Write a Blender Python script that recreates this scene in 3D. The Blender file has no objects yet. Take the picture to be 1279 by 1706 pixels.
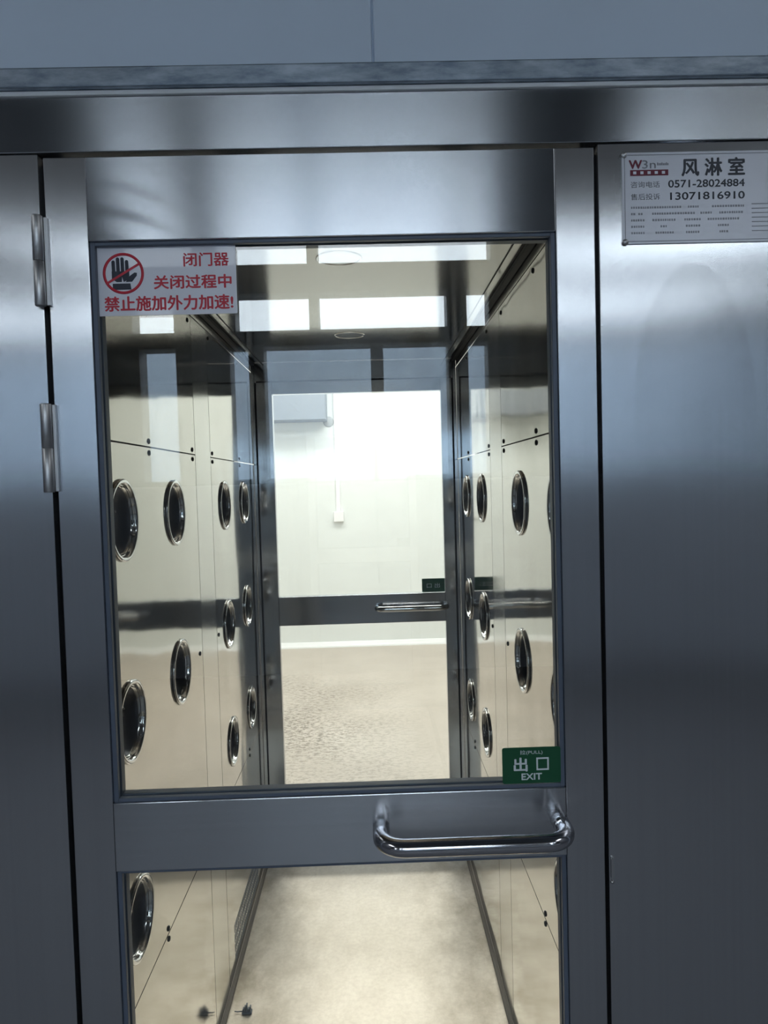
import bpy, bmesh, math, random
from mathutils import Vector, Matrix
random.seed(7)
sc = bpy.context.scene
COL = sc.collection

# ---------------------------------------------------------------- camera
R_RIGHT = Vector((0.99941596, -0.01969109, -0.02792857))
R_DOWN = Vector((-0.02868337, -0.03915292, -0.99882146))
R_FWD = Vector((0.0185744, 0.99903919, -0.03969486))
cam_d = bpy.data.cameras.new('camera')
cam = bpy.data.objects.new('camera', cam_d); COL.objects.link(cam)
cam_d.sensor_fit = 'VERTICAL'; cam_d.sensor_height = 24.0; cam_d.lens = 16.802
cam_d.clip_start = 0.02; cam_d.clip_end = 200
m = Matrix.Identity(4)
for i in range(3):
    m[i][0] = R_RIGHT[i]; m[i][1] = -R_DOWN[i]; m[i][2] = -R_FWD[i]
m.translation = Vector((0.05393, -0.98456, 1.53642))
cam.matrix_world = m
sc.camera = cam

# ---------------------------------------------------------------- light, exposure
SKY = 9.5
FAR_LAMP = 57.0
FRONT_FILL = 40.0  # strength of the added fill on the camera side
sc.view_settings.view_transform = 'Standard'
sc.view_settings.look = 'None'
sc.view_settings.gamma = 1.0
sc.view_settings.use_curve_mapping = False
sc.view_settings.exposure = 0.0
w = bpy.data.worlds.new('overcast_sky'); sc.world = w; w.use_nodes = True
bg = w.node_tree.nodes['Background']
bg.inputs['Color'].default_value = (0.86, 0.93, 1.03, 1); bg.inputs['Strength'].default_value = SKY
cy = sc.cycles
cy.max_bounces = 20; cy.diffuse_bounces = 5; cy.glossy_bounces = 10; cy.transmission_bounces = 8
cy.transparent_max_bounces = 40; cy.caustics_reflective = True; cy.caustics_refractive = False
cy.sample_clamp_indirect = 6.0; cy.blur_glossy = 0.3; cy.use_denoising = True; cy.use_adaptive_sampling = False
cy.denoising_prefilter = 'ACCURATE'; cy.sampling_pattern = 'TABULATED_SOBOL'

def area(name, loc, rot, sx, sy, power, col=(1, 1, 1), portal=False):
    d = bpy.data.lights.new(name, 'AREA'); d.shape = 'RECTANGLE'; d.size = sx; d.size_y = sy
    d.energy = power; d.color = col
    if portal: d.cycles.is_portal = True
    o = bpy.data.objects.new(name, d); COL.objects.link(o); o.location = loc; o.rotation_euler = rot
    return o
for xx in (-4.7, 4.7):  # unseen fill pair added on the camera side to brighten the steel front
    area('added_front_fill', (xx, -3.1, 5.12), (0, 0, 0), 1.2, 2.4, FRONT_FILL, (0.90, 0.95, 1.0))
for yy in (3.0, 4.7):
    area('far_room_lamp', (0, yy, 2.95), (0, 0, 0), 2.4, 0.6, FAR_LAMP, (1.0, 0.965, 0.925))

# ---------------------------------------------------------------- materials
def new_mat(name):
    mt = bpy.data.materials.new(name); mt.use_nodes = True
    nt = mt.node_tree; b = nt.nodes['Principled BSDF']
    return mt, nt, b
def simple(name, col, rough=0.5, metal=0.0, coat=0.0, spec=0.5):
    mt, nt, b = new_mat(name)
    b.inputs['Base Color'].default_value = (*col, 1); b.inputs['Roughness'].default_value = rough
    b.inputs['Metallic'].default_value = metal; b.inputs['Coat Weight'].default_value = coat
    b.inputs['Specular IOR Level'].default_value = spec
    return mt
def noise(nt, scale, detail=3, mapscale=(1, 1, 1), rough=0.5):
    tc = nt.nodes.new('ShaderNodeTexCoord'); mp = nt.nodes.new('ShaderNodeMapping')
    mp.inputs['Scale'].default_value = mapscale
    n = nt.nodes.new('ShaderNodeTexNoise'); n.inputs['Scale'].default_value = scale
    n.inputs['Detail'].default_value = detail; n.inputs['Roughness'].default_value = rough
    nt.links.new(tc.outputs['Object'], mp.inputs['Vector']); nt.links.new(mp.outputs['Vector'], n.inputs['Vector'])
    return n
def ramp(nt, src, stops):
    r = nt.nodes.new('ShaderNodeValToRGB'); e = r.color_ramp.elements
    while len(e) < len(stops): e.new(0.5)
    for k, (p, c) in enumerate(stops):
        e[k].position = p; e[k].color = (c, c, c, 1) if not isinstance(c, tuple) else (*c, 1)
    nt.links.new(src, r.inputs['Fac']); return r
def steel(name, base, rough, aniso=0.0, grain=(1, 1, 1), wave=0.0, wave_scale=1.3, streak=0.03, smudge=0.06):
    """brushed stainless: UV u runs along the blur direction; fine grain in roughness, slow waves in the sheet"""
    mt, nt, b = new_mat(name)
    b.inputs['Metallic'].default_value = 1.0
    n1 = noise(nt, 70, 3, grain); n2 = noise(nt, 2.2, 4)
    mx = nt.nodes.new('ShaderNodeMath'); mx.operation = 'MULTIPLY_ADD'
    nt.links.new(n1.outputs['Fac'], mx.inputs[0]); mx.inputs[1].default_value = streak * 2; mx.inputs[2].default_value = rough - streak
    ad = nt.nodes.new('ShaderNodeMath'); ad.operation = 'MULTIPLY_ADD'
    nt.links.new(n2.outputs['Fac'], ad.inputs[0]); ad.inputs[1].default_value = smudge * 2
    sb = nt.nodes.new('ShaderNodeMath'); sb.operation = 'SUBTRACT'
    nt.links.new(mx.outputs[0], sb.inputs[0]); sb.inputs[1].default_value = smudge
    nt.links.new(sb.outputs[0], ad.inputs[2]); nt.links.new(ad.outputs[0], b.inputs['Roughness'])
    cr = ramp(nt, n1.outputs['Fac'], [(0.3, tuple(c * 0.955 for c in base)), (0.7, base)])
    nt.links.new(cr.outputs['Color'], b.inputs['Base Color'])
    if aniso:
        b.inputs['Anisotropic'].default_value = aniso
        tg = nt.nodes.new('ShaderNodeTangent'); tg.direction_type = 'UV_MAP'; tg.uv_map = 'UVMap'
        nt.links.new(tg.outputs['Tangent'], b.inputs['Tangent'])
    if wave:
        nb = noise(nt, wave_scale, 2, (1, 1, 0.6)); bp = nt.nodes.new('ShaderNodeBump')
        bp.inputs['Strength'].default_value = 1.0; bp.inputs['Distance'].default_value = wave
        nt.links.new(nb.outputs['Fac'], bp.inputs['Height']); nt.links.new(bp.outputs['Normal'], b.inputs['Normal'])
    return mt
def smudged(mt, dirt, fn):
    """hand-wiped film on a sheet: a mask built by fn darkens the base colour where the film lies"""
    nt = mt.node_tree; b = nt.nodes['Principled BSDF']; src = b.inputs['Base Color'].links[0].from_socket
    mx = nt.nodes.new('ShaderNodeMix'); mx.data_type = 'RGBA'; nt.links.new(src, mx.inputs[6]); mx.inputs[7].default_value = (*dirt, 1)
    tc = nt.nodes.new('ShaderNodeTexCoord'); sp = nt.nodes.new('ShaderNodeSeparateXYZ'); nt.links.new(tc.outputs['Object'], sp.inputs[0])
    def mth(op, a, c=None):
        q = nt.nodes.new('ShaderNodeMath'); q.operation = op
        for i, v in enumerate((a, c)):
            if v is None: continue
            if isinstance(v, (int, float)): q.inputs[i].default_value = v
            else: nt.links.new(v, q.inputs[i])
        return q.outputs[0]
    nt.links.new(fn(nt, mth, sp.outputs['X'], sp.outputs['Z']), mx.inputs['Factor'])
    nt.links.new(mx.outputs[2], b.inputs['Base Color']); return mt
def gauss(mth, d, wd): return mth('POWER', 2.718, mth('MULTIPLY', mth('POWER', mth('DIVIDE', d, wd), 2.0), -1.0))
def wipe(nt, mth, x, z):
    dx = mth('ADD', x, 0.262); dz = mth('SUBTRACT', z, 1.905)
    env = mth('MULTIPLY', gauss(mth, dx, 0.050), gauss(mth, dz, 0.050))
    arc = mth('ADD', dz, mth('MULTIPLY', mth('POWER', mth('ADD', dx, 0.06), 2.0), 2.2))
    st = mth('POWER', mth('ADD', mth('MULTIPLY', mth('SINE', mth('MULTIPLY', arc, 170.0)), 0.5), 0.5), 2.0)
    return mth('MINIMUM', mth('MULTIPLY', mth('MULTIPLY', env, mth('ADD', mth('MULTIPLY', st, 0.7), 0.3)), 0.8), 0.9)
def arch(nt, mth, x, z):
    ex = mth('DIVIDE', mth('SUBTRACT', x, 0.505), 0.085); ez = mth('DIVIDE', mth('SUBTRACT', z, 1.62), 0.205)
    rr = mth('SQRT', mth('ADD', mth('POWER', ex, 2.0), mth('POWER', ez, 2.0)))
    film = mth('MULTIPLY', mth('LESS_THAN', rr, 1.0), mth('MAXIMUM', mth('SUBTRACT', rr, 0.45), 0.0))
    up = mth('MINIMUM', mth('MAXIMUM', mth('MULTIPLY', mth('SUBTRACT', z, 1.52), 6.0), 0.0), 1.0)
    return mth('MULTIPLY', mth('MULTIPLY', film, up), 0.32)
def thin_glass(name, tint=(0.97, 0.99, 0.985)):
    mt, nt, b = new_mat(name); nt.nodes.remove(b)
    out = nt.nodes['Material Output']
    tr = nt.nodes.new('ShaderNodeBsdfTransparent'); tr.inputs['Color'].default_value = (*tint, 1)
    gl = nt.nodes.new('ShaderNodeBsdfGlossy'); gl.inputs['Roughness'].default_value = 0.0
    gl.inputs['Color'].default_value = (1, 1, 1, 1)
    geo = nt.nodes.new('ShaderNodeNewGeometry')
    ior = nt.nodes.new('ShaderNodeMapRange'); nt.links.new(geo.outputs['Backfacing'], ior.inputs['Value'])
    ior.inputs['To Min'].default_value = 1.55; ior.inputs['To Max'].default_value = 1 / 1.55
    fr = nt.nodes.new('ShaderNodeFresnel'); nt.links.new(ior.outputs['Result'], fr.inputs['IOR'])
    mx = nt.nodes.new('ShaderNodeMixShader')
    nt.links.new(fr.outputs['Fac'], mx.inputs['Fac']); nt.links.new(tr.outputs[0], mx.inputs[1]); nt.links.new(gl.outputs[0], mx.inputs[2])
    nt.links.new(mx.outputs[0], out.inputs['Surface'])
    return mt

ST = (0.60, 0.615, 0.64)
M = {}
M['steel_v'] = steel('brushed_steel_vertical', ST, 0.22, 0.95, (2, 2, 0.01), 0.008, 1.6, 0.006, 0.02)
M['steel_h'] = steel('brushed_steel_horizontal', ST, 0.22, 0.93, (0.01, 2, 2), 0.002, 1.2, 0.006, 0.03)
M['steel_door'] = steel('brushed_steel_door', ST, 0.23, 0.94, (2, 2, 0.01), 0.003, 2.0, 0.006, 0.02)
M['steel_rail'] = smudged(steel('brushed_steel_top_rail', ST, 0.22, 0.93, (0.01, 2, 2), 0.002, 1.2, 0.006, 0.03), (0.16, 0.165, 0.175), wipe)
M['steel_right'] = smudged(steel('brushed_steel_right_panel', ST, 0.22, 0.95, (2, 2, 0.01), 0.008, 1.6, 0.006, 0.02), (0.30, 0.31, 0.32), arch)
M['steel_in'] = steel('satin_steel_sheet', (0.475, 0.452, 0.41), 0.085, 0.0, (0.4, 3, 3), 0.0050, 2.8, 0.015, 0.04)
M['steel_ceiling'] = steel('satin_steel_ceiling', (0.40, 0.385, 0.365), 0.13, 0.0, (0.4, 3, 3), 0.001, 2.0, 0.02, 0.03)
M['steel_pillar'] = steel('satin_steel_strip', (0.52, 0.502, 0.465), 0.16, 0.0, (0.4, 3, 3), 0.001, 2.0, 0.02, 0.03)
M['steel_far'] = steel('brushed_steel_far_door', (0.46, 0.47, 0.50), 0.13, 0.0, (6, 6, 0.06), 0.001, 2.0, 0.01, 0.02)
M['chrome'] = simple('polished_steel', (0.66, 0.66, 0.66), 0.10, 1.0)
M['chrome_dark'] = simple('polished_steel_tube', (0.62, 0.62, 0.65), 0.13, 1.0)
M['bowl'] = simple('dark_polished_bowl', (0.085, 0.088, 0.10), 0.24, 1.0)
M['hinge'] = simple('hinge_steel', (0.6, 0.6, 0.6), 0.42, 1.0)
M['gap'] = simple('black_gasket', (0.012, 0.013, 0.016), 0.7)
M['bead'] = simple('grey_glazing_seal', (0.10, 0.125, 0.17), 0.45)
M['glass'] = thin_glass('clear_glass')
M['frame_dark'] = simple('dark_window_frame', (0.03, 0.033, 0.038), 0.45)
M['sign_white'] = simple('sign_white', (0.78, 0.78, 0.84), 0.35, 0, 0.3)
M['red'] = simple('sign_red', (0.60, 0.02, 0.045), 0.5)
M['ink'] = simple('sign_black', (0.012, 0.016, 0.035), 0.5)
M['green'] = simple('exit_green', (0.004, 0.085, 0.032), 0.45)
M['exit_white'] = simple('exit_white', (0.72, 0.78, 0.8), 0.5)
M['plate'] = simple('nameplate_aluminium', (0.60, 0.61, 0.66), 0.32, 0.35)
M['plate_ink'] = simple('nameplate_ink', (0.04, 0.045, 0.06), 0.5)
M['plate_grey'] = simple('nameplate_grey_ink', (0.20, 0.205, 0.23), 0.5)
M['plate_pale'] = simple('nameplate_pale_ink', (0.33, 0.335, 0.37), 0.5)
M['maroon'] = simple('nameplate_maroon', (0.16, 0.012, 0.035), 0.5)
M['screw'] = simple('dark_screw', (0.05, 0.05, 0.05), 0.4, 0.8)
M['room_dark'] = simple('dim_room_wall', (0.22, 0.23, 0.25), 0.8)
M['room_floor'] = simple('dim_room_floor', (0.21, 0.215, 0.23), 0.6)
M['parapet'] = simple('pale_room_wall', (0.78, 0.80, 0.83), 0.8)
M['yard'] = simple('outdoor_paving', (0.050, 0.056, 0.064), 0.85)
M['room_ceiling'] = simple('dim_room_ceiling', (0.20, 0.21, 0.22), 0.9)
M['opposite'] = simple('pale_outdoor_wall', (0.37, 0.44, 0.52), 0.9)
M['white_pvc'] = simple('white_plastic', (0.9, 0.9, 0.9), 0.4)
M['grey_unit'] = simple('grey_painted_metal', (0.22, 0.24, 0.27), 0.5)
M['seal_brown'] = simple('brown_floor_sealant', (0.13, 0.105, 0.08), 0.6)
M['lamp_glass_grey'] = simple('pale_grey_plastic', (0.42, 0.43, 0.43), 0.6)
M['lamp_glass'] = simple('lamp_diffuser', (0.42, 0.43, 0.44), 0.12, 0.9)

def painted_wall(name, col, rough=0.45):
    mt, nt, b = new_mat(name)
    n = noise(nt, 3, 3)
    r = ramp(nt, n.outputs['Fac'], [(0.3, tuple(c * 0.965 for c in col)), (0.7, col)])
    nt.links.new(r.outputs['Color'], b.inputs['Base Color']); b.inputs['Roughness'].default_value = rough
    return mt
M['wall_panel'] = painted_wall('painted_wall_panel', (0.66, 0.75, 0.86), 0.5)
M['wall_white'] = painted_wall('white_far_wall', (0.83, 0.855, 0.845), 0.4)

def galvanised():
    mt, nt, b = new_mat('galvanised_trim')
    b.inputs['Metallic'].default_value = 0.85
    n = noise(nt, 55, 5, (0.35, 1, 1.2), 0.65); n2 = noise(nt, 9, 3, (0.5, 1, 2))
    r = ramp(nt, n.outputs['Fac'], [(0.32, (0.22, 0.27, 0.33)), (0.68, (0.50, 0.56, 0.62))])
    nt.links.new(r.outputs['Color'], b.inputs['Base Color'])
    r2 = ramp(nt, n2.outputs['Fac'], [(0.3, 0.35), (0.7, 0.6)]); nt.links.new(r2.outputs['Color'], b.inputs['Roughness'])
    return mt
M['galv'] = galvanised()

def far_floor():
    mt, nt, b = new_mat('dusty_beige_floor')
    spk = noise(nt, 48, 5, (0.6, 1, 1), 0.8); msk = noise(nt, 1.1, 3); big = noise(nt, 2.0, 4)
    tc = nt.nodes.new('ShaderNodeTexCoord'); sep = nt.nodes.new('ShaderNodeSeparateXYZ'); nt.links.new(tc.outputs['Object'], sep.inputs[0])
    gx = nt.nodes.new('ShaderNodeMapRange'); nt.links.new(sep.outputs['X'], gx.inputs['Value'])
    gx.inputs['From Min'].default_value = 0.55; gx.inputs['From Max'].default_value = -0.5; gx.inputs['To Min'].default_value = 0; gx.inputs['To Max'].default_value = 1
    gy = nt.nodes.new('ShaderNodeMapRange'); nt.links.new(sep.outputs['Y'], gy.inputs['Value'])
    gy.inputs['From Min'].default_value = 5.2; gy.inputs['From Max'].default_value = 3.9; gy.inputs['To Min'].default_value = 0; gy.inputs['To Max'].default_value = 1
    s = ramp(nt, spk.outputs['Fac'], [(0.49, 0.0), (0.55, 1.0)])
    mk = ramp(nt, msk.outputs['Fac'], [(0.30, 0.1), (0.62, 1.0)])
    def mul(a, c):
        q = nt.nodes.new('ShaderNodeMath'); q.operation = 'MULTIPLY'; nt.links.new(a, q.inputs[0]); nt.links.new(c, q.inputs[1]); return q.outputs[0]
    f = mul(mul(s.outputs['Color'], mk.outputs['Color']), mul(gx.outputs['Result'], gy.outputs['Result']))
    base = ramp(nt, big.outputs['Fac'], [(0.3, (0.50, 0.435, 0.375)), (0.7, (0.59, 0.52, 0.455))])
    mx = nt.nodes.new('ShaderNodeMix'); mx.data_type = 'RGBA'
    nt.links.new(f, mx.inputs['Factor']); nt.links.new(base.outputs['Color'], mx.inputs[6]); mx.inputs[7].default_value = (0.10, 0.075, 0.05, 1)
    nt.links.new(mx.outputs[2], b.inputs['Base Color']); b.inputs['Roughness'].default_value = 0.5
    return mt
M['far_floor'] = far_floor()
def floor_plate():
    mt, nt, b = new_mat('dusty_steel_floor')
    n = noise(nt, 7, 6, (1.6, 1, 1), 0.65); f = noise(nt, 70, 4, (1, 1, 1), 0.7)
    tc = nt.nodes.new('ShaderNodeTexCoord'); sep = nt.nodes.new('ShaderNodeSeparateXYZ'); nt.links.new(tc.outputs['Object'], sep.inputs[0])
    ab = nt.nodes.new('ShaderNodeMath'); ab.operation = 'ABSOLUTE'; nt.links.new(sep.outputs['X'], ab.inputs[0])
    ed = nt.nodes.new('ShaderNodeMapRange'); nt.links.new(ab.outputs[0], ed.inputs['Value'])
    ed.inputs['From Min'].default_value = 0.12; ed.inputs['From Max'].default_value = 0.40; ed.inputs['To Min'].default_value = 0.25; ed.inputs['To Max'].default_value = 1.0
    d = ramp(nt, n.outputs['Fac'], [(0.40, 0.0), (0.66, 1.0)])
    q = nt.nodes.new('ShaderNodeMath'); q.operation = 'MULTIPLY'; nt.links.new(d.outputs['Color'], q.inputs[0]); nt.links.new(ed.outputs['Result'], q.inputs[1])
    q2 = nt.nodes.new('ShaderNodeMath'); q2.operation = 'MULTIPLY'; nt.links.new(q.outputs[0], q2.inputs[0]); q2.inputs[1].default_value = 0.85
    mx = nt.nodes.new('ShaderNodeMix'); mx.data_type = 'RGBA'; nt.links.new(q2.outputs[0], mx.inputs['Factor'])
    r = ramp(nt, f.outputs['Fac'], [(0.3, (0.63, 0.555, 0.47)), (0.6, (0.72, 0.645, 0.55))])
    nt.links.new(r.outputs['Color'], mx.inputs[6]); mx.inputs[7].default_value = (0.36, 0.30, 0.22, 1)
    nt.links.new(mx.outputs[2], b.inputs['Base Color'])
    b.inputs['Metallic'].default_value = 0.65; b.inputs['Roughness'].default_value = 0.42
    return mt
M['floor_plate'] = floor_plate()

# ---------------------------------------------------------------- mesh helpers
class MB:
    def __init__(s): s.bm = bmesh.new(); s.t = 'x'
    def box(s, a, c, bevel=0.0):
        x0, y0, z0 = a; x1, y1, z1 = c
        v = [s.bm.verts.new(p) for p in ((x0,y0,z0),(x1,y0,z0),(x1,y1,z0),(x0,y1,z0),(x0,y0,z1),(x1,y0,z1),(x1,y1,z1),(x0,y1,z1))]
        fs = [s.bm.faces.new([v[i] for i in q]) for q in ((0,3,2,1),(4,5,6,7),(0,1,5,4),(2,3,7,6),(1,2,6,5),(3,0,4,7))]
        if bevel:
            es = list({e for f in fs for e in f.edges})
            bmesh.ops.bevel(s.bm, geom=es, offset=bevel, segments=2, affect='EDGES', profile=0.5)
        return s
    def lathe(s, prof, o, axis, n=40, cap0=False, cap1=False):
        axis = Vector(axis).normalized(); o = Vector(o)
        u = axis.orthogonal().normalized(); v = axis.cross(u)
        rings = []
        for r, h in prof:
            rings.append([s.bm.verts.new(o + axis*h + (u*math.cos(2*math.pi*k/n) + v*math.sin(2*math.pi*k/n))*r) for k in range(n)])
        for a, b in zip(rings, rings[1:]):
            for k in range(n):
                f = s.bm.faces.new((a[k], a[(k+1) % n], b[(k+1) % n], b[k])); f.smooth = True
        if cap0: s.bm.faces.new(list(reversed(rings[0])))
        if cap1: s.bm.faces.new(rings[-1])
        return s
    def tube(s, pts, r, n=16, cap=True):
        pts = [Vector(p) for p in pts]; rings = []; prev = None
        for i, p in enumerate(pts):
            d = (pts[min(i+1, len(pts)-1)] - pts[max(i-1, 0)]).normalized()
            u = d.orthogonal() if prev is None else prev - d*prev.dot(d)
            u.normalize(); prev = u; v = d.cross(u)
            rings.append([s.bm.verts.new(p + (u*math.cos(2*math.pi*k/n) + v*math.sin(2*math.pi*k/n))*r) for k in range(n)])
        for a, b in zip(rings, rings[1:]):
            for k in range(n):
                f = s.bm.faces.new((a[k], a[(k+1) % n], b[(k+1) % n], b[k])); f.smooth = True
        if cap: s.bm.faces.new(list(reversed(rings[0]))); s.bm.faces.new(rings[-1])
        return s
    def prism(s, poly, y0, y1, bevel=0):
        """poly: (x, z) outline extruded from y0 to y1"""
        a = [s.bm.verts.new((x, y0, z)) for x, z in poly]; b = [s.bm.verts.new((x, y1, z)) for x, z in poly]
        s.bm.faces.new(a); s.bm.faces.new(list(reversed(b))); n = len(poly)
        for k in range(n): s.bm.faces.new((a[k], b[k], b[(k+1) % n], a[(k+1) % n]))
        return s
    def build(s, name, mat, parent=None, tangent='x'):
        bmesh.ops.recalc_face_normals(s.bm, faces=s.bm.faces)
        uv = s.bm.loops.layers.uv.new('UVMap')
        for f in s.bm.faces:
            n = f.normal; ax = max(range(3), key=lambda i: abs(n[i]))
            for l in f.loops:
                x, y, z = l.vert.co
                a, b = ((y, z), (x, y), (x, y))[0 if ax == 0 else 1] if ax != 1 else (x, z)
                if ax == 2: a, b = x, y
                l[uv].uv = (b, -a) if tangent == 'z' else (a, b)
        me = bpy.data.meshes.new(name); s.bm.to_mesh(me); s.bm.free()
        me.materials.append(M[mat]); o = bpy.data.objects.new(name, me); COL.objects.link(o)
        if parent: o.parent = parent; o.matrix_parent_inverse = Matrix.Translation(-Vector(parent.location)) if parent.type == 'EMPTY' else Matrix.Identity(4)
        return o
def tag(o, label, cat, group=None):
    o['label'] = label; o['category'] = cat; o['kind'] = 'thing'
    if group: o['group'] = group
    return o
def struct(o): o['kind'] = 'structure'; return o
def thing(name, loc, label, cat, group=None):
    o = bpy.data.objects.new(name, None); COL.objects.link(o); o.location = loc; o.empty_display_size = 0.05
    return tag(o, label, cat, group)
def text(body, name, mat, parent, x0, x1, zb, zt, y, bold=0.0, out=-1, mirror=False):
    """lettering fitted to the rectangle x0..x1, zb..zt on the plane y (facing -y)"""
    c = bpy.data.curves.new('t', 'FONT'); c.body = body; c.size = 1.0;  c.extrude = 0.0; c.resolution_u = 3
    o = bpy.data.objects.new('t', c); COL.objects.link(o)
    dg = bpy.context.evaluated_depsgraph_get(); me = bpy.data.meshes.new_from_object(o.evaluated_get(dg))
    bpy.data.objects.remove(o); bpy.data.curves.remove(c)
    me.name = name
    xs = [v.co.x for v in me.vertices]; ys = [v.co.y for v in me.vertices]
    ax, bx, ay, by = min(xs), max(xs), min(ys), max(ys)
    for v in me.vertices:
        u = (v.co.x - ax)/(bx - ax)
        if mirror: u = 1 - u
        v.co = Vector((x0 + (x1 - x0)*u, y, zb + (zt - zb)*(v.co.y - ay)/(by - ay)))
    bm = bmesh.new(); bm.from_mesh(me)
    if bold:
        src = bm.faces[:]; d = bold*(zt-zb)
        for q, (dx, dz) in enumerate(((d, 0), (-d, 0), (0, d*.8), (0, -d*.8))):
            g = bmesh.ops.duplicate(bm, geom=src)
            bmesh.ops.translate(bm, verts=[e for e in g['geom'] if isinstance(e, bmesh.types.BMVert)], vec=(dx, -0.00004*(q+1), dz))
    r = bmesh.ops.extrude_face_region(bm, geom=bm.faces[:])
    bmesh.ops.translate(bm, verts=[e for e in r['geom'] if isinstance(e, bmesh.types.BMVert)], vec=(0, -0.0003, 0))
    bmesh.ops.recalc_face_normals(bm, faces=bm.faces); bm.to_mesh(me); bm.free()
    me.materials.clear(); me.materials.append(M[mat])
    ob = bpy.data.objects.new(name, me); COL.objects.link(ob); ob.parent = parent
    ob.matrix_parent_inverse = Matrix.Translation(-Vector(parent.location)) if parent.type == 'EMPTY' else Matrix.Identity(4)
    return ob
def rrect(x0, x1, z0, z1, r, n=6):
    p = []
    for cx, cz, a0 in ((x1-r, z0+r, -90), (x1-r, z1-r, 0), (x0+r, z1-r, 90), (x0+r, z0+r, 180)):
        for k in range(n+1):
            a = math.radians(a0 + 90*k/n); p.append((cx + r*math.cos(a), cz + r*math.sin(a)))
    return p

# ================================================================ SETTING
XL = 0.4144; YB = 1.957; ZC = 2.036
# --- the room the camera stands in
struct(MB().box((-6, -5.0, -0.1), (6, 0.05, 0)).build('floor', 'room_floor'))
struct(MB().box((-6, -5.0, 5.2), (6, 0.2, 5.3)).build('ceiling', 'room_ceiling'))
struct(MB().box((-6.1, -5.0, 0), (-6, 0.2, 5.2)).build('wall_left', 'room_dark'))
struct(MB().box((6, -5.0, 0), (6.1, 0.2, 5.2)).build('wall_right', 'room_dark'))
wf = MB()
wf.box((-6, 0.02, 2.075), (0.0735, 0.12, 5.2), 0.002).box((0.0765, 0.02, 2.075), (6, 0.12, 5.2), 0.002)
wf.box((0.0735, 0.026, 2.075), (0.0765, 0.12, 5.2))
wf.box((-6, 0.05, 0), (-0.56, 0.12, 2.075)).box((0.56, 0.05, 0), (6, 0.12, 2.075))
struct(wf.build('wall_front', 'wall_panel'))
struct(MB().box((-3, -0.012, 2.0695), (3, 0.02, 2.0955), 0.002).build('trim_1', 'galv'))

# --- window wall behind the camera
HOLES = []
def hole(x0, x1, z0, z1): HOLES.append((x0, x1, z0, z1))
for x0, x1 in ((-1.9, -1.31), (-1.14, -0.40), (-0.315, 1.075), (2.1, 3.9)): hole(x0, x1, 3.31, 3.54)
for x0, x1 in ((-3.7, -3.1), (-1.807, -1.476), (-0.985, -0.394), (-0.318, 0.713), (0.872, 1.05), (2.1, 2.6)): hole(x0, x1, 2.785, 3.08)
for x0, x1 in ((-3.6, -3.1), (-1.76, -1.47), (-1.04, -0.89), (-0.77, 0.09), (0.19, 0.717), (0.876, 1.04), (2.2, 2.6)): hole(x0, x1, 1.60, 2.66)
xs = sorted({-6.0, 6.0} | {h[0] for h in HOLES} | {h[1] for h in HOLES}); zs = sorted({1.56, 5.2} | {h[2] for h in HOLES} | {h[3] for h in HOLES})
wb = MB()
for z0, z1 in zip(zs, zs[1:]):
    run = None
    for x0, x1 in zip(xs, xs[1:]):
        cx, cz = (x0+x1)/2, (z0+z1)/2
        solid = not any(h[0] < cx < h[1] and h[2] < cz < h[3] for h in HOLES)
        if solid: run = (run[0], x1) if run else (x0, x1)
        if (not solid or x1 == xs[-1]) and run:
            wb.box((run[0], -5.0, z0), (run[1], -4.8, z1)); run = None
struct(wb.build('wall_back', 'frame_dark'))
struct(MB().box((-6, -5.0, 0), (6, -4.8, 1.56)).build('wall_back_parapet', 'parapet'))
for k, (x0, x1, z0, z1) in enumerate(HOLES):
    g = struct(MB().box((x0, -4.83, z0), (x1, -4.824, z1)).build('window_%d' % (k+1), 'glass'))
    area('daylight_portal', ((x0+x1)/2, -4.86, (z0+z1)/2), (math.radians(90), 0, 0), x1-x0, z1-z0, 1.0, portal=True)
struct(MB().box((-16, -16.4, -0.1), (16, -16, 5.15)).build('wall_opposite', 'opposite'))
struct(MB().box((-16, -16, -0.2), (16, -5.0, -0.1)).build('floor_outside', 'yard'))

# --- the white room beyond the far door
struct(MB().box((-3, YB+0.02, -0.06), (3, 5.8, 0)).build('floor_far', 'far_floor'))
fw = MB().box((-3, 5.793, 0), (0.1155, 5.87, 3.0)).box((0.1185, 5.793, 0), (3, 5.87, 3.0)).box((0.1155, 5.797, 0), (0.1185, 5.87, 3.0))
struct(fw.build('wall_far', 'wall_white'))
struct(MB().box((-3.1, YB+0.02, 0), (-3, 5.87, 3.0)).build('wall_far_left', 'wall_white'))
struct(MB().box((3, YB+0.02, 0), (3.1, 5.87, 3.0)).build('wall_far_right', 'wall_white'))
struct(MB().box((-3.1, YB+0.02, 3.0), (3.1, 5.87, 3.08)).build('ceiling_far', 'wall_white'))
bb = MB(); prof = [(0, 0), (0.045, 0), (0.042, 0.012), (0.022, 0.026), (0.008, 0.045), (0, 0.048)]
a = [bb.bm.verts.new((-3, 5.793-d, h)) for d, h in prof]; b2 = [bb.bm.verts.new((3, 5.793-d, h)) for d, h in prof]
for k in range(len(prof)):
    q = (k+1) % len(prof); bb.bm.faces.new((a[k], a[q], b2[q], b2[k])).smooth = False
bb.bm.faces.new(a); bb.bm.faces.new(list(reversed(b2)))
struct(bb.build('baseboard_far', 'white_pvc'))
pw = MB().box((-3, YB+0.02, 0), (-0.50, YB+0.09, 3.0)).box((0.50, YB+0.02, 0), (3, YB+0.09, 3.0)).box((-0.50, YB+0.02, 2.12), (0.50, YB+0.09, 3.0))
struct(pw.build('wall_partition', 'wall_white'))

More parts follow.
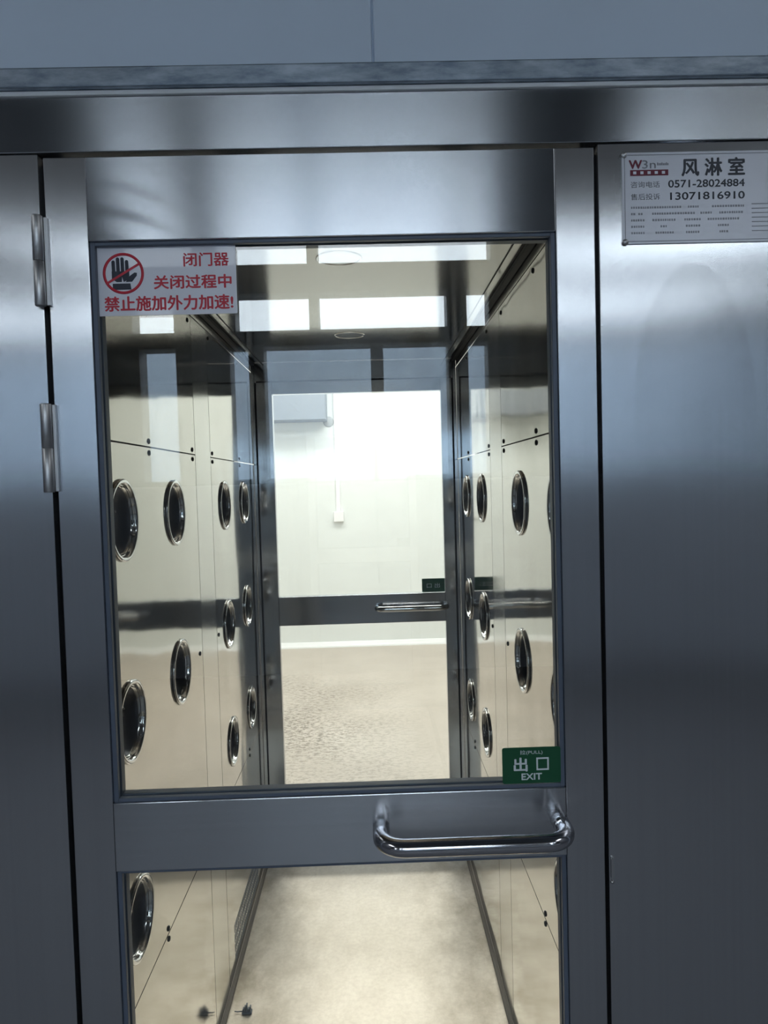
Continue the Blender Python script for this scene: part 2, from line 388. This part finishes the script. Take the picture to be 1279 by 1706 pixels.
# ================================================================ CHAMBER
struct(MB().box((-0.52, 0.122, 0), (-0.51, YB+0.018, 2.09)).build('casing_light_block_left', 'gap'))  # unseen outer casing, sides and top, added to block light leaks
struct(MB().box((0.51, 0.122, 0), (0.52, YB+0.018, 2.09)).build('casing_light_block_right', 'gap'))
struct(MB().box((-0.52, 0.122, 2.09), (0.52, YB+0.018, 2.10)).build('casing_light_block_top', 'gap'))
tag(MB().box((-0.50, 0.052, -0.05), (0.50, YB+0.018, 0.0)).build('floor_plate', 'floor_plate'), 'dusty beige steel floor plate between the two glass doors', 'floor plate')
cp = thing('ceiling_plate', (0, 0.9, ZC), 'steel ceiling sheet over the air shower passage with two round downlight holes', 'ceiling panel')
MB().box((-0.50, 0.06, ZC), (0.50, YB, ZC+0.015)).build('sheet', 'steel_ceiling', cp)
for s in (-1, 1):
    MB().box((s*0.372-0.0015, 0.06, ZC-0.0012), (s*0.372+0.0015, YB, ZC), 0).build('seam', 'gap', cp)
    o = MB().box((min(s*0.398, s*0.4125), 0.06, ZC-0.011), (max(s*0.398, s*0.4125), YB, ZC-0.0014)).build('corner_trim', 'gap')
    tag(o, 'dark corner strip where the ceiling meets the %s chamber wall' % ('left' if s < 0 else 'right'), 'trim', 'dark ceiling corner strips')
for yy, lb in ((0.62, 'nearer the front door'), (1.44, 'nearer the far door')):
    t = thing('downlight', (0.0, yy, ZC), 'unlit round recessed downlight in the chamber ceiling, '+lb, 'lamp', 'round downlights in the ceiling')
    MB().lathe([(0.046, -0.0004), (0.047, -0.0016), (0.050, -0.0016), (0.0515, -0.0004)], (0, yy, ZC), (0, 0, 1)).build('rim', 'chrome', t)
    MB().lathe([(0.0005, -0.0006), (0.046, -0.0005)], (0, yy, ZC), (0, 0, 1)).build('diffuser', 'lamp_glass', t)

ZROW = (1.4805, 1.0964, 0.7122)
YCOL = {'A': (0.377, 0.740), 'B': (1.330, 1.685)}
RH = 0.070
def sheet_with_holes(bm_, s, y0, y1, z0, z1, holes):
    """flat wall sheet at x = s*XL with round holes, later thickened outwards"""
    q = 0.086; x = s*XL; bm = bm_.bm
    ysplit = sorted({y0, y1} | {round(v, 5) for h in holes for v in (max(h[0]-q, y0), min(h[0]+q, y1))})
    zsplit = sorted({z0, z1} | {round(v, 5) for h in holes for v in (h[1]-q, h[1]+q)})
    for ya, yb in zip(ysplit, ysplit[1:]):
        for za, zb in zip(zsplit, zsplit[1:]):
            hh = [h for h in holes if ya < h[0] < yb and za < h[1] < zb]
            if not hh:
                bm.faces.new([bm.verts.new((x, *p)) for p in ((ya, za), (yb, za), (yb, zb), (ya, zb))]); continue
            hy, hz = hh[0]; n = 48; inner = []; outer = []
            for k in range(n):
                a = 2*math.pi*(k+0.0)/n; c, d = math.cos(a), math.sin(a)
                inner.append(bm.verts.new((x, hy+RH*c, hz+RH*d)))
                ty = ((yb-hy) if c > 0 else (ya-hy))/c if abs(c) > 1e-6 else 1e9
                tz = ((zb-hz) if d > 0 else (za-hz))/d if abs(d) > 1e-6 else 1e9
                t_ = min(ty, tz); outer.append([x, hy+t_*c, hz+t_*d])
            for cyy in (ya, yb):
                for czz in (za, zb):
                    k = min(range(n), key=lambda i: (outer[i][1]-cyy)**2+(outer[i][2]-czz)**2); outer[k] = [x, cyy, czz]
            ov = [bm.verts.new(p) for p in outer]
            for k in range(n): bm.faces.new((inner[k], ov[k], ov[(k+1) % n], inner[(k+1) % n]))
    bmesh.ops.remove_doubles(bm, verts=bm.verts, dist=1e-5)
    bmesh.ops.recalc_face_normals(bm, faces=bm.faces)
    r = bmesh.ops.extrude_face_region(bm, geom=bm.faces[:])
    bmesh.ops.translate(bm, verts=[e for e in r['geom'] if isinstance(e, bmesh.types.BMVert)], vec=(s*0.003, 0, 0))
def screw_at(parent, s, y, z, r=0.0062):
    MB().lathe([(0.0, 0.003), (r*0.7, 0.0026), (r, 0.0008), (r, -0.001)], (s*(XL-0.0002), y, z), (-s, 0, 0), 16).build('screw', 'screw', parent)
side = {-1: 'left', 1: 'right'}
G = 0.0016
for s in (-1, 1):
    for key, (y0, y1), lb in (('A', (0.075, 0.961), 'nearer the front door'), ('B', (1.150, YB-0.004), 'beside the far door')):
        holes = [(y, z) for y in YCOL[key] for z in ZROW]
        ym = (y0+y1)/2
        t = thing('nozzle_panel', (s*XL, ym, 0.5653), 'steel sheet with six round air nozzles on the %s wall, %s' % (side[s], lb), 'wall panel', 'nozzle panels on the chamber walls')
        mb = MB(); sheet_with_holes(mb, s, y0, y1, 0.5653+G, 1.6278-G, holes); mb.build('sheet', 'steel_in', t)
        ysc = (0.182, 0.557, 0.932) if key == 'A' else (1.172, 1.62)
        for y in ysc: screw_at(t, s, y, 1.6278-0.0125); screw_at(t, s, y, 0.5653+0.0115)
        screw_at(t, s, ysc[-1] if key == 'A' else ysc[0], 1.0945)
        t = thing('upper_panel', (s*XL, ym, 1.63), 'plain steel sheet above the nozzles on the %s wall, %s' % (side[s], lb), 'wall panel', 'plain upper panels on the chamber walls')
        MB().box((min(s*XL, s*(XL+.003)), y0, 1.6278+G), (max(s*XL, s*(XL+.003)), y1, 2.0-G)).build('sheet', 'steel_in', t)
        for y in ysc: screw_at(t, s, y, 1.6278+0.0125); screw_at(t, s, y, 1.981)
        t = thing('lower_panel', (s*XL, ym, 0.3), 'plain steel sheet below the nozzles on the %s wall, %s' % (side[s], lb), 'wall panel', 'plain lower panels on the chamber walls')
        MB().box((min(s*XL, s*(XL+.003)), y0, 0.012), (max(s*XL, s*(XL+.003)), y1, 0.5653-G)).build('sheet', 'steel_in', t)
        for y in ysc: screw_at(t, s, y, 0.5653-0.0115)
        if key == 'B':
            mb = MB()
            nsl = 34
            for k in range(nsl):
                yy = 1.24 + k*(0.47/nsl)
                for zz in (0.035, 0.066, 0.097, 0.128): mb.box((min(s*(XL-.0006), s*XL), yy, zz), (max(s*(XL-.0006), s*XL), yy+0.006, zz+0.026))
            if s < 0: mb.build('air_grille', 'grey_unit', t)
    o = MB().box((min(s*XL, s*(XL+.003)), 0.961+2*G, 0.012), (max(s*XL, s*(XL+.003)), 1.150-2*G, 2.0-G)).build('pillar_strip', 'steel_pillar')
    tag(o, 'narrow upright steel strip between the two nozzle panels of the %s wall' % side[s], 'wall strip', 'steel strips between nozzle panels')
    o = MB().box((min(s*XL, s*(XL+.003)), 0.075, 2.0+G), (max(s*XL, s*(XL+.003)), YB-.004, ZC-0.001)).build('cove_strip', 'steel_pillar')
    tag(o, 'thin steel cove strip under the ceiling along the %s chamber wall' % side[s], 'wall strip', 'steel cove strips under the ceiling')
    o = MB().box((min(s*(XL+.004), s*(XL+.0055)), 0.07, 0.0), (max(s*(XL+.004), s*(XL+.0055)), YB, ZC)).build('backing_sheet', 'gap')
    # backing shows only as the black joint lines
    bpy.data.objects.remove(o)
    o = MB().box((min(s*(XL-.0125), s*(XL-.0005)), 0.06, 0.0), (max(s*(XL-.0125), s*(XL-.0005)), YB-.004, 0.011)).build('floor_edge_strip', 'seal_brown')
    tag(o, 'dark sealing strip along the foot of the %s chamber wall' % side[s], 'trim', 'dark floor edge strips')

# --- air nozzles: one prototype with its parts, then copies
def make_nozzle():
    t = thing('air_nozzle', (0, 0, 0), '', 'air nozzle', 'round air nozzles in the chamber walls')
    MB().lathe([(RH-.0035, -0.003), (0.0765, 0.0002), (0.0785, 0.0018), (0.0785, 0.0040), (0.0768, 0.0056), (0.0725, 0.0056), (0.0700, 0.0040), (0.0690, 0.0)], (0, 0, 0), (1, 0, 0), 56).build('flange', 'chrome', t)
    MB().lathe([(0.0690, 0.0), (0.0680, -0.003), (0.0660, -0.007), (0.0645, -0.0085), (0.0635, -0.0085)], (0, 0, 0), (1, 0, 0), 56).build('inner_ring', 'chrome', t)
    MB().lathe([(0.0642, -0.0083), (0.060, -0.0135), (0.052, -0.0195), (0.040, -0.0248), (0.026, -0.028), (0.0235, -0.0285)], (0, 0, 0), (1, 0, 0), 56).build('bowl', 'bowl', t)
    MB().lathe([(0.0240, -0.0285), (0.0240, -0.0225), (0.021, -0.0185), (0.016, -0.0175), (0.0135, -0.0185), (0.0125, -0.025), (0.0115, -0.036), (0.0, -0.036)], (0, 0, 0), (1, 0, 0), 32).build('spout', 'bowl', t)
    for k in range(3):
        a = 2*math.pi*k/3 + 0.5
        MB().lathe([(0.0, -0.0215), (0.003, -0.022), (0.0042, -0.0238), (0.0042, -0.0275)], (0, 0.036*math.cos(a), 0.036*math.sin(a)), (1, 0, 0), 10).build('bolt', 'chrome', t)
    return t
proto = make_nozzle(); first = True
rown = ('top row', 'middle row', 'bottom row')
coln = ('first from the front door', 'second from the front door', 'third from the front door', 'fourth from the front door')
for s in (-1, 1):
    for r_, z in enumerate(ZROW):
        for c_, y in enumerate(YCOL['A'] + YCOL['B']):
            if first: t = proto; first = False
            else:
                t = proto.copy(); COL.objects.link(t)
                for ch in list(proto.children):
                    d = ch.copy(); COL.objects.link(d); d.parent = t
            t.location = (s*XL, y, z); t.rotation_euler = (0, 0, 0 if s < 0 else math.pi)
            t['label'] = 'round steel air nozzle on the %s wall, %s, %s' % (side[s], rown[r_], coln[c_])

# --- small sensor clips with wire low by the floor
def clip(x, y, s, lb):
    t = thing('floor_clip', (x, y, 0), lb, 'clip')
    b = MB()
    for k in range(5): b.box((x-.012+.005*k, y-.006, 0), (x-.008+.005*k, y+.006, 0.014 + 0.006*((k*7) % 3)), 0.0006)
    b.box((x-.014, y-.008, 0), (x+.015, y+.008, 0.006), 0.001).build('clip', 'grey_unit', t)
    MB().tube([(x+s*.014, y, .005), (x+s*.028, y, .004), (x+s*.036, y, .006)], 0.0016, 8).build('wire', 'grey_unit', t)
clip(-0.350, 1.063, -1, 'small grey clip with a short wire on the floor by the left chamber wall')

# ================================================================ FAR DOOR
FY0 = YB - 0.02; FY1 = YB + 0.018
fr = bpy.data.objects.new('trim_2', None); COL.objects.link(fr); fr.location = (0, FY0, 0); fr['kind'] = 'structure'
for s in (-1, 1): MB().box((min(s*0.401, s*0.4135), FY0-.004, 0.0), (max(s*0.401, s*0.4135), FY1, ZC-.001), 0.001).build('jamb', 'steel_far', fr)
MB().box((-0.4005, FY0-.004, 1.962), (0.4005, FY1, ZC-.001), 0.001).build('frame_header', 'steel_far', fr)
fd = thing('glazed_door', (0, FY0, 0.02), 'far steel-framed glass door at the end of the passage, white room behind it', 'door', 'steel-framed glass doors')
FX0, FX1 = -0.3320, 0.3510
def rail(name, x0, x1, z0, z1, par, y0, y1, mat, tg='x'): return MB().box((x0, y0, z0), (x1, y1, z1), 0.0012).build(name, mat, par, tg)
rail('stile', -0.396, FX0, 0.006, 1.957, fd, FY0, FY1, 'steel_far'); rail('stile', FX1, 0.396, 0.006, 1.957, fd, FY0, FY1, 'steel_far')
MB().box((-0.396, FY0+.012, 1.9575), (0.396, FY1, 1.9625)).build('gasket', 'gap', fd)
rail('top_rail', FX0, FX1, 1.909, 1.957, fd, FY0, FY1, 'steel_far', 'z')
rail('middle_rail', FX0, FX1, 0.965, 1.083, fd, FY0, FY1, 'steel_far', 'z')
rail('bottom_rail', FX0, FX1, 0.006, 0.16, fd, FY0, FY1, 'steel_far', 'z')
MB().box((FX0, FY0+.014, 1.083), (FX1, FY0+.020, 1.909)).build('glass_pane', 'glass', fd)
MB().box((FX0, FY0+.014, 0.16), (FX1, FY0+.020, 0.965)).build('glass_pane', 'glass', fd)
for s in (-1, 1): MB().box((s*0.3985-.0024, FY0+.012, 0.006), (s*0.3985+.0024, FY1, 1.96)).build('gasket', 'gap', fd)
def handle(par, x0, x1, z, yface, proj, r, mat):
    pts = []; R_ = min(0.032, proj*0.75)
    pts.append((x0, yface, z)); pts.append((x0, yface-proj+R_, z))
    for k in range(1, 9):
        a = math.pi/2*k/8; pts.append((x0+R_*(1-math.cos(a)), yface-proj+R_-R_*math.sin(a), z))
    for k in range(0, 9):
        a = math.pi/2*(1-k/8); pts.append((x1-R_*(1-math.cos(a)), yface-proj+R_-R_*math.sin(a), z))
    pts.append((x1, yface-proj+R_, z)); pts.append((x1, yface, z))
    MB().tube(pts, r, 24).build('pull_handle', mat, par)
handle(fd, 0.070, 0.352, 1.030, FY0, 0.052, 0.0115, 'chrome')
fe = thing('exit_sticker', (0.29, FY0+.012, 1.13), 'small dark exit sticker on the far door glass above its handle', 'sticker', 'exit stickers on the doors')
MB().prism(rrect(0.2565, 0.3505, 1.0845, 1.1405, 0.003), FY0+.0125, FY0+.0138).build('backing', 'green', fe)
text('出 口', 'lettering', 'exit_white', fe, 0.276, 0.330, 1.102, 1.121, FY0+.0125, 0.0, mirror=True)

# --- far room fittings
tag(MB().box((-0.95, 5.50, 2.13), (-0.327, 5.792, 2.62), 0.004).build('wall_unit', 'grey_unit'), 'grey box unit mounted high on the far white wall, left of the conduit', 'wall unit')
tag(MB().box((-0.268, 5.776, 1.283), (-0.228, 5.7925, 3.0), 0.002).build('cable_conduit', 'white_pvc'), 'white cable conduit running down the far white wall to a socket box', 'conduit')
sw = thing('socket_box', (-0.247, 5.79, 1.19), 'small white socket box on the far wall at the foot of the conduit', 'socket')
MB().box((-0.291, 5.758, 1.188), (-0.203, 5.7925, 1.281), 0.004).build('back_box', 'white_pvc', sw)
MB().box((-0.294, 5.750, 1.190), (-0.200, 5.758, 1.284), 0.003).build('face_plate', 'white_pvc', sw)
ft = MB(); ft.lathe([(0.0, 0.014), (0.035, 0.013), (0.048, 0.007), (0.05, 0.0)], (-0.318, 5.7925, 2.13), (0, -1, 0), 24)
ft = ft.build('round_fitting', 'lamp_glass_grey'); tag(ft, 'small grey round fitting on the far wall between grey box unit and conduit', 'fitting')

# ================================================================ FACADE
HB = 1.9905      # underside of the header
tag(MB().box((-3, 0.0, HB), (3, 0.045, 2.0625), 0.0012).build('door_header', 'steel_h', None, 'z'), 'long brushed steel header across the top of the door and side panels', 'header')
tag(MB().box((-3, -0.004, 2.063), (3, 0.03, 2.0692), 0.0008).build('sealant_line', 'white_pvc'), 'thin pale sealant line between the header and the galvanised trim', 'sealant')
LP = MB().box((-1.05, 0.0, 0.05), (-0.3775, 0.045, HB-.0015), 0.0015).build('side_panel', 'steel_v')
tag(LP, 'tall brushed steel side panel on the hinge side, left of the door', 'side panel', 'steel side panels')
RP = MB().box((0.3755, 0.0, 0.05), (1.05, 0.045, HB-.002), 0.0015).build('side_panel', 'steel_right')
tag(RP, 'tall brushed steel side panel right of the door, carrying the nameplate', 'side panel', 'steel side panels')
MB().box((0.3775, -0.004, 0.972), (0.3815, 0.0, 1.002), 0.001).build('latch_plate', 'chrome', RP)
MB().lathe([(0, 0.003), (0.0022, 0.0025), (0.003, 0)], (0.3795, 0, 0.966), (0, -1, 0), 12).build('screw', 'chrome', RP)

gd = thing('glazed_door', (0, 0, 0.02), 'near steel-framed glass door in front, with warning sign and chrome pull handle', 'door', 'steel-framed glass doors')
DX0, DX1 = -0.3145, 0.3165; DY = 0.0405; DZ = HB - 0.0065
rail('stile', -0.3705, DX0-.0003, 0.02, DZ, gd, 0.0, DY, 'steel_door')
rail('stile', DX1+.0003, 0.3700, 0.02, DZ, gd, 0.0, DY, 'steel_door')
rail('top_rail', DX0, DX1, 1.8725, DZ, gd, 0.0, DY, 'steel_rail', 'z')
rail('middle_rail', DX0, DX1, 1.0065, 1.1035, gd, 0.0, DY, 'steel_h', 'z')
rail('bottom_rail', DX0, DX1, 0.02, 0.16, gd, 0.0, DY, 'steel_h', 'z')
def glazed(z0, z1, w_):
    MB().box((DX0, 0.013, z0), (DX1, 0.019, z1)).build('glass_pane', 'glass', gd)
    b = MB()
    for (y0, y1, ww) in ((0.004, 0.0125, w_), (0.0195, 0.034, w_)):
        b.box((DX0, y0, z0), (DX0+ww, y1, z1), 0.0008).box((DX1-ww, y0, z0), (DX1, y1, z1), 0.0008)
        b.box((DX0+ww, y0, z1-ww*.75), (DX1-ww, y1, z1), 0.0008).box((DX0+ww, y0, z0), (DX1-ww, y1, z0+ww*.75), 0.0008)
    b.build('glazing_bead', 'bead', gd)
glazed(1.1035, 1.8725, 0.0065); glazed(0.16, 1.0065, 0.0065)
handle(gd, 0.0560, 0.3065, 1.0565, 0.0, 0.061, 0.0118, 'chrome_dark')
jb = MB().box((-0.4143, 0.0455, 0.0), (-0.366, 0.0545, ZC)).box((0.366, 0.0455, 0.0), (0.4143, 0.0545, ZC)).box((-0.366, 0.0455, 1.985), (0.366, 0.0545, ZC))
tag(jb.build('door_rebate', 'gap'), 'black rubber rebate behind the near door, showing in the gaps around it', 'gasket')
for z0, z1 in ((1.786, 1.905), (1.537, 1.656)):
    h = MB()
    zm = (z0+z1)/2
    h.lathe([(0, 0), (0.0066, 0.0), (0.0072, 0.001), (0.0072, zm-z0-.0006), (0.0066, zm-z0-.0002)], (-0.3785, -0.0076, z0), (0, 0, 1), 24)
    h.lathe([(0.0066, 0.0002), (0.0072, 0.0006), (0.0072, z1-zm-.001), (0.0066, z1-zm), (0, z1-zm)], (-0.3785, -0.0076, zm), (0, 0, 1), 24)
    ho = h.build('hinge', 'hinge', gd)
    MB().box((-0.3715, -0.0055, z0+.001), (-0.3665, -0.0002, z1-.001), 0.0008).build('leaf', 'hinge', ho)

# --- warning sign on the glass
YS = 0.0128
ws = thing('warning_sign', (-0.215, YS, 1.776), 'white warning sign with red text and crossed-out hand on the near door glass', 'sign')
MB().prism(rrect(-0.3105, -0.1205, 1.7752, 1.8695, 0.002), YS-.0013, YS).build('board', 'sign_white', ws)
YT = YS - 0.0013
cx_, cz_, rr = -0.2735, 1.8322, 0.0278
rg = MB(); n = 48
rg.lathe([(rr, 0.0), (rr, 0.0004), (rr-.0036, 0.0004), (rr-.0036, 0.0)], (cx_, YT, cz_), (0, -1, 0), n)
rg = rg.build('prohibition_ring', 'red', ws)
hb = MB()
def cap(x0, z0, x1, z1, wd):
    dx, dz = x1-x0, z1-z0; L = math.hypot(dx, dz); ux, uz = dx/L, dz/L; p = []
    for k in range(9):
        a = math.pi*k/8 - math.pi/2; p.append((x1 + wd*(ux*math.cos(a) - uz*math.sin(a)), z1 + wd*(uz*math.cos(a) + ux*math.sin(a))))
    for k in range(9):
        a = math.pi*k/8 + math.pi/2; p.append((x0 + wd*(ux*math.cos(a) - uz*math.sin(a)), z0 + wd*(uz*math.cos(a) + ux*math.sin(a))))
    hb.prism(p, YT-.00035, YT)
H0 = cx_-.0035
for k, (dx, top) in enumerate(((-.0095, .0155), (-.0034, .0195), (.0027, .0195), (.0087, .0158))):
    cap(H0+dx, cz_-.001, H0+dx-.0003, cz_+top, 0.0023)
hb.prism([(H0-.0122, cz_+.003), (H0-.0122, cz_-.007), (H0-.006, cz_-.0113), (H0+.001, cz_-.0113), (H0+.0015, cz_-.004), (H0+.0035, cz_-.0113), (H0+.0085, cz_-.009), (H0+.0115, cz_-.003), (H0+.0115, cz_+.003)], YT-.00036, YT)
hb.prism([(H0+.0065, cz_-.0115), (H0+.015, cz_-.0112), (H0+.0215, cz_-.0032), (H0+.0218, cz_+.0005), (H0+.0185, cz_+.001), (H0+.0105, cz_-.0045)], YT-.00034, YT)
hb.prism([(H0-.0115, cz_-.0135), (H0+.0125, cz_-.0135), (H0+.0135, cz_-.0218), (H0-.0115, cz_-.0218)], YT-.00035, YT)
hb.build('hand_symbol', 'ink', ws)
sl = MB(); a = math.radians(30); c, s_ = math.cos(a), math.sin(a); L = rr-.002; wd = 0.0015
sl.prism([(cx_-L*c-wd*s_*-1, cz_-L*s_-wd*c), (cx_+L*c+wd*s_, cz_+L*s_-wd*c), (cx_+L*c-wd*s_, cz_+L*s_+wd*c), (cx_-L*c-wd*s_, cz_-L*s_+wd*c)], YT-.0006, YT-.0003)
sl.build('slash', 'red', ws)
text('闭门器', 'lettering', 'red', ws, -0.1912, -0.1302, 1.8400, 1.8580, YT, 0.022)
text('关闭过程中', 'lettering', 'red', ws, -0.2325, -0.1275, 1.8103, 1.8282, YT, 0.030)
text('禁止施加外力加速!', 'lettering', 'red', ws, -0.3003, -0.1262, 1.7815, 1.8010, YT, 0.030)

# --- exit sticker
es = thing('exit_sticker', (0.27, YS, 1.11), 'green and white exit sticker at the lower right of the near door glass', 'sticker', 'exit stickers on the doors')
MB().prism(rrect(0.2283, 0.3105, 1.1100, 1.1612, 0.003), 0.0030, 0.0039).build('backing', 'green', es)
text('拉(PULL)', 'lettering', 'exit_white', es, 0.2535, 0.2852, 1.1503, 1.1572, 0.0030, 0.0)
text('出', 'lettering', 'exit_white', es, 0.2447, 0.2632, 1.1275, 1.1465, 0.0030, 0.03)
bxm = MB(); X0, X1, Z0_, Z1_ = 0.2762, 0.2937, 1.1283, 1.1463; tk = 0.0022
bxm.box((X0, .0027, Z0_), (X1, .0030, Z0_+tk)).box((X0, .0027, Z1_-tk), (X1, .0030, Z1_)).box((X0, .0027, Z0_+tk), (X0+tk, .0030, Z1_-tk)).box((X1-tk, .0027, Z0_+tk), (X1, .0030, Z1_-tk)).build('lettering', 'exit_white', es)
text('EXIT', 'lettering', 'exit_white', es, 0.2552, 0.2835, 1.1152, 1.1240, 0.0030, 0.04)

# --- nameplate
YP = -0.0022
npl = thing('nameplate', (0.51, 0, 1.853), 'pale metal nameplate with phone numbers at the top of the right side panel', 'nameplate')
MB().prism(rrect(0.4075, 0.6950, 1.8525, 1.9745, 0.003), YP, -0.0002).build('plate', 'plate', npl)
fm = MB()
for a_, b_ in (((0.4105, 1.8555), (0.6920, 1.8562)), ((0.4105, 1.9708), (0.6920, 1.9715)), ((0.4105, 1.8562), (0.4112, 1.9708)), ((0.6913, 1.8562), (0.6920, 1.9708))):
    fm.box((a_[0], YP-.0003, a_[1]), (b_[0], YP, b_[1]))
fm.build('border_line', 'plate_grey', npl)
for x, z in ((0.4105, 1.9715), (0.4108, 1.8552), (0.6915, 1.9715), (0.6915, 1.8552)):
    MB().lathe([(0, .0022), (0.003, .0018), (0.0042, .0004), (0.0042, 0)], (x, YP, z), (0, -1, 0), 16).build('screw', 'hinge', npl)
text('W', 'logo', 'maroon', npl, 0.4172, 0.4345, 1.9530, 1.9640, YP, 0.05)
text('3n', 'logo', 'plate_grey', npl, 0.4350, 0.4535, 1.9530, 1.9640, YP, 0.0)
MB().box((0.4185, YP-.0003, 1.9435), (0.4705, YP, 1.9512)).build('logo_band', 'maroon', npl)
lg = MB()
for k in range(5):
    x = 0.4225 + k*0.0098; lg.box((x, YP-.0006, 1.9455), (x+.0042, YP-.0003, 1.9492))
lg.build('logo_marks', 'sign_white', npl)
text('风 淋 室', 'lettering', 'plate_ink', npl, 0.4892, 0.5750, 1.9420, 1.9655, YP, 0.030)
text('0571-28024884', 'lettering', 'plate_ink', npl, 0.4705, 0.5748, 1.9270, 1.9368, YP, 0.025)
text('13071816910', 'lettering', 'plate_ink', npl, 0.4730, 0.5748, 1.9105, 1.9203, YP, 0.025)
text('咨询电话', 'lettering', 'plate_grey', npl, 0.4190, 0.4588, 1.9275, 1.9358, YP, 0.0)
text('售后投诉', 'lettering', 'plate_grey', npl, 0.4190, 0.4588, 1.9112, 1.9195, YP, 0.0)
l2 = MB()
for k in range(8): l2.box((0.4555+.002*k, YP-.0003, 1.9570), (0.4568+.002*k, YP, 1.9570+(.0028 if k % 3 else .0036)))
l2.build('logo_marks', 'plate_grey', npl)
sm = MB(); rnd = random.Random(3)
for z, segs in ((1.9010, ((0.419, 0.488), (0.497, 0.511), (0.53, 0.575))), (1.8925, ((0.419, 0.423), (0.429, 0.433), (0.448, 0.505), (0.514, 0.530), (0.540, 0.572))),
                (1.8840, ((0.419, 0.437), (0.448, 0.480), (0.492, 0.514), (0.524, 0.568))), (1.8755, ((0.419, 0.437), (0.459, 0.468), (0.494, 0.512), (0.538, 0.552))), (1.8670, ((0.419, 0.437), (0.452, 0.476), (0.494, 0.512), (0.540, 0.552)))):
    for a_, b_ in segs:
        x = a_
        while x < b_:
            wd = rnd.uniform(0.0016, 0.0028); sm.box((x, YP-.0002, z-.0014), (x+wd, YP, z+.0014)); x += wd+.0011
for k in range(7):
    sm.box((0.5845, YP-.0002, 1.9025-.006*k), (0.682, YP, 1.9037-.006*k))
sm.build('fine_print', 'plate_pale', npl)
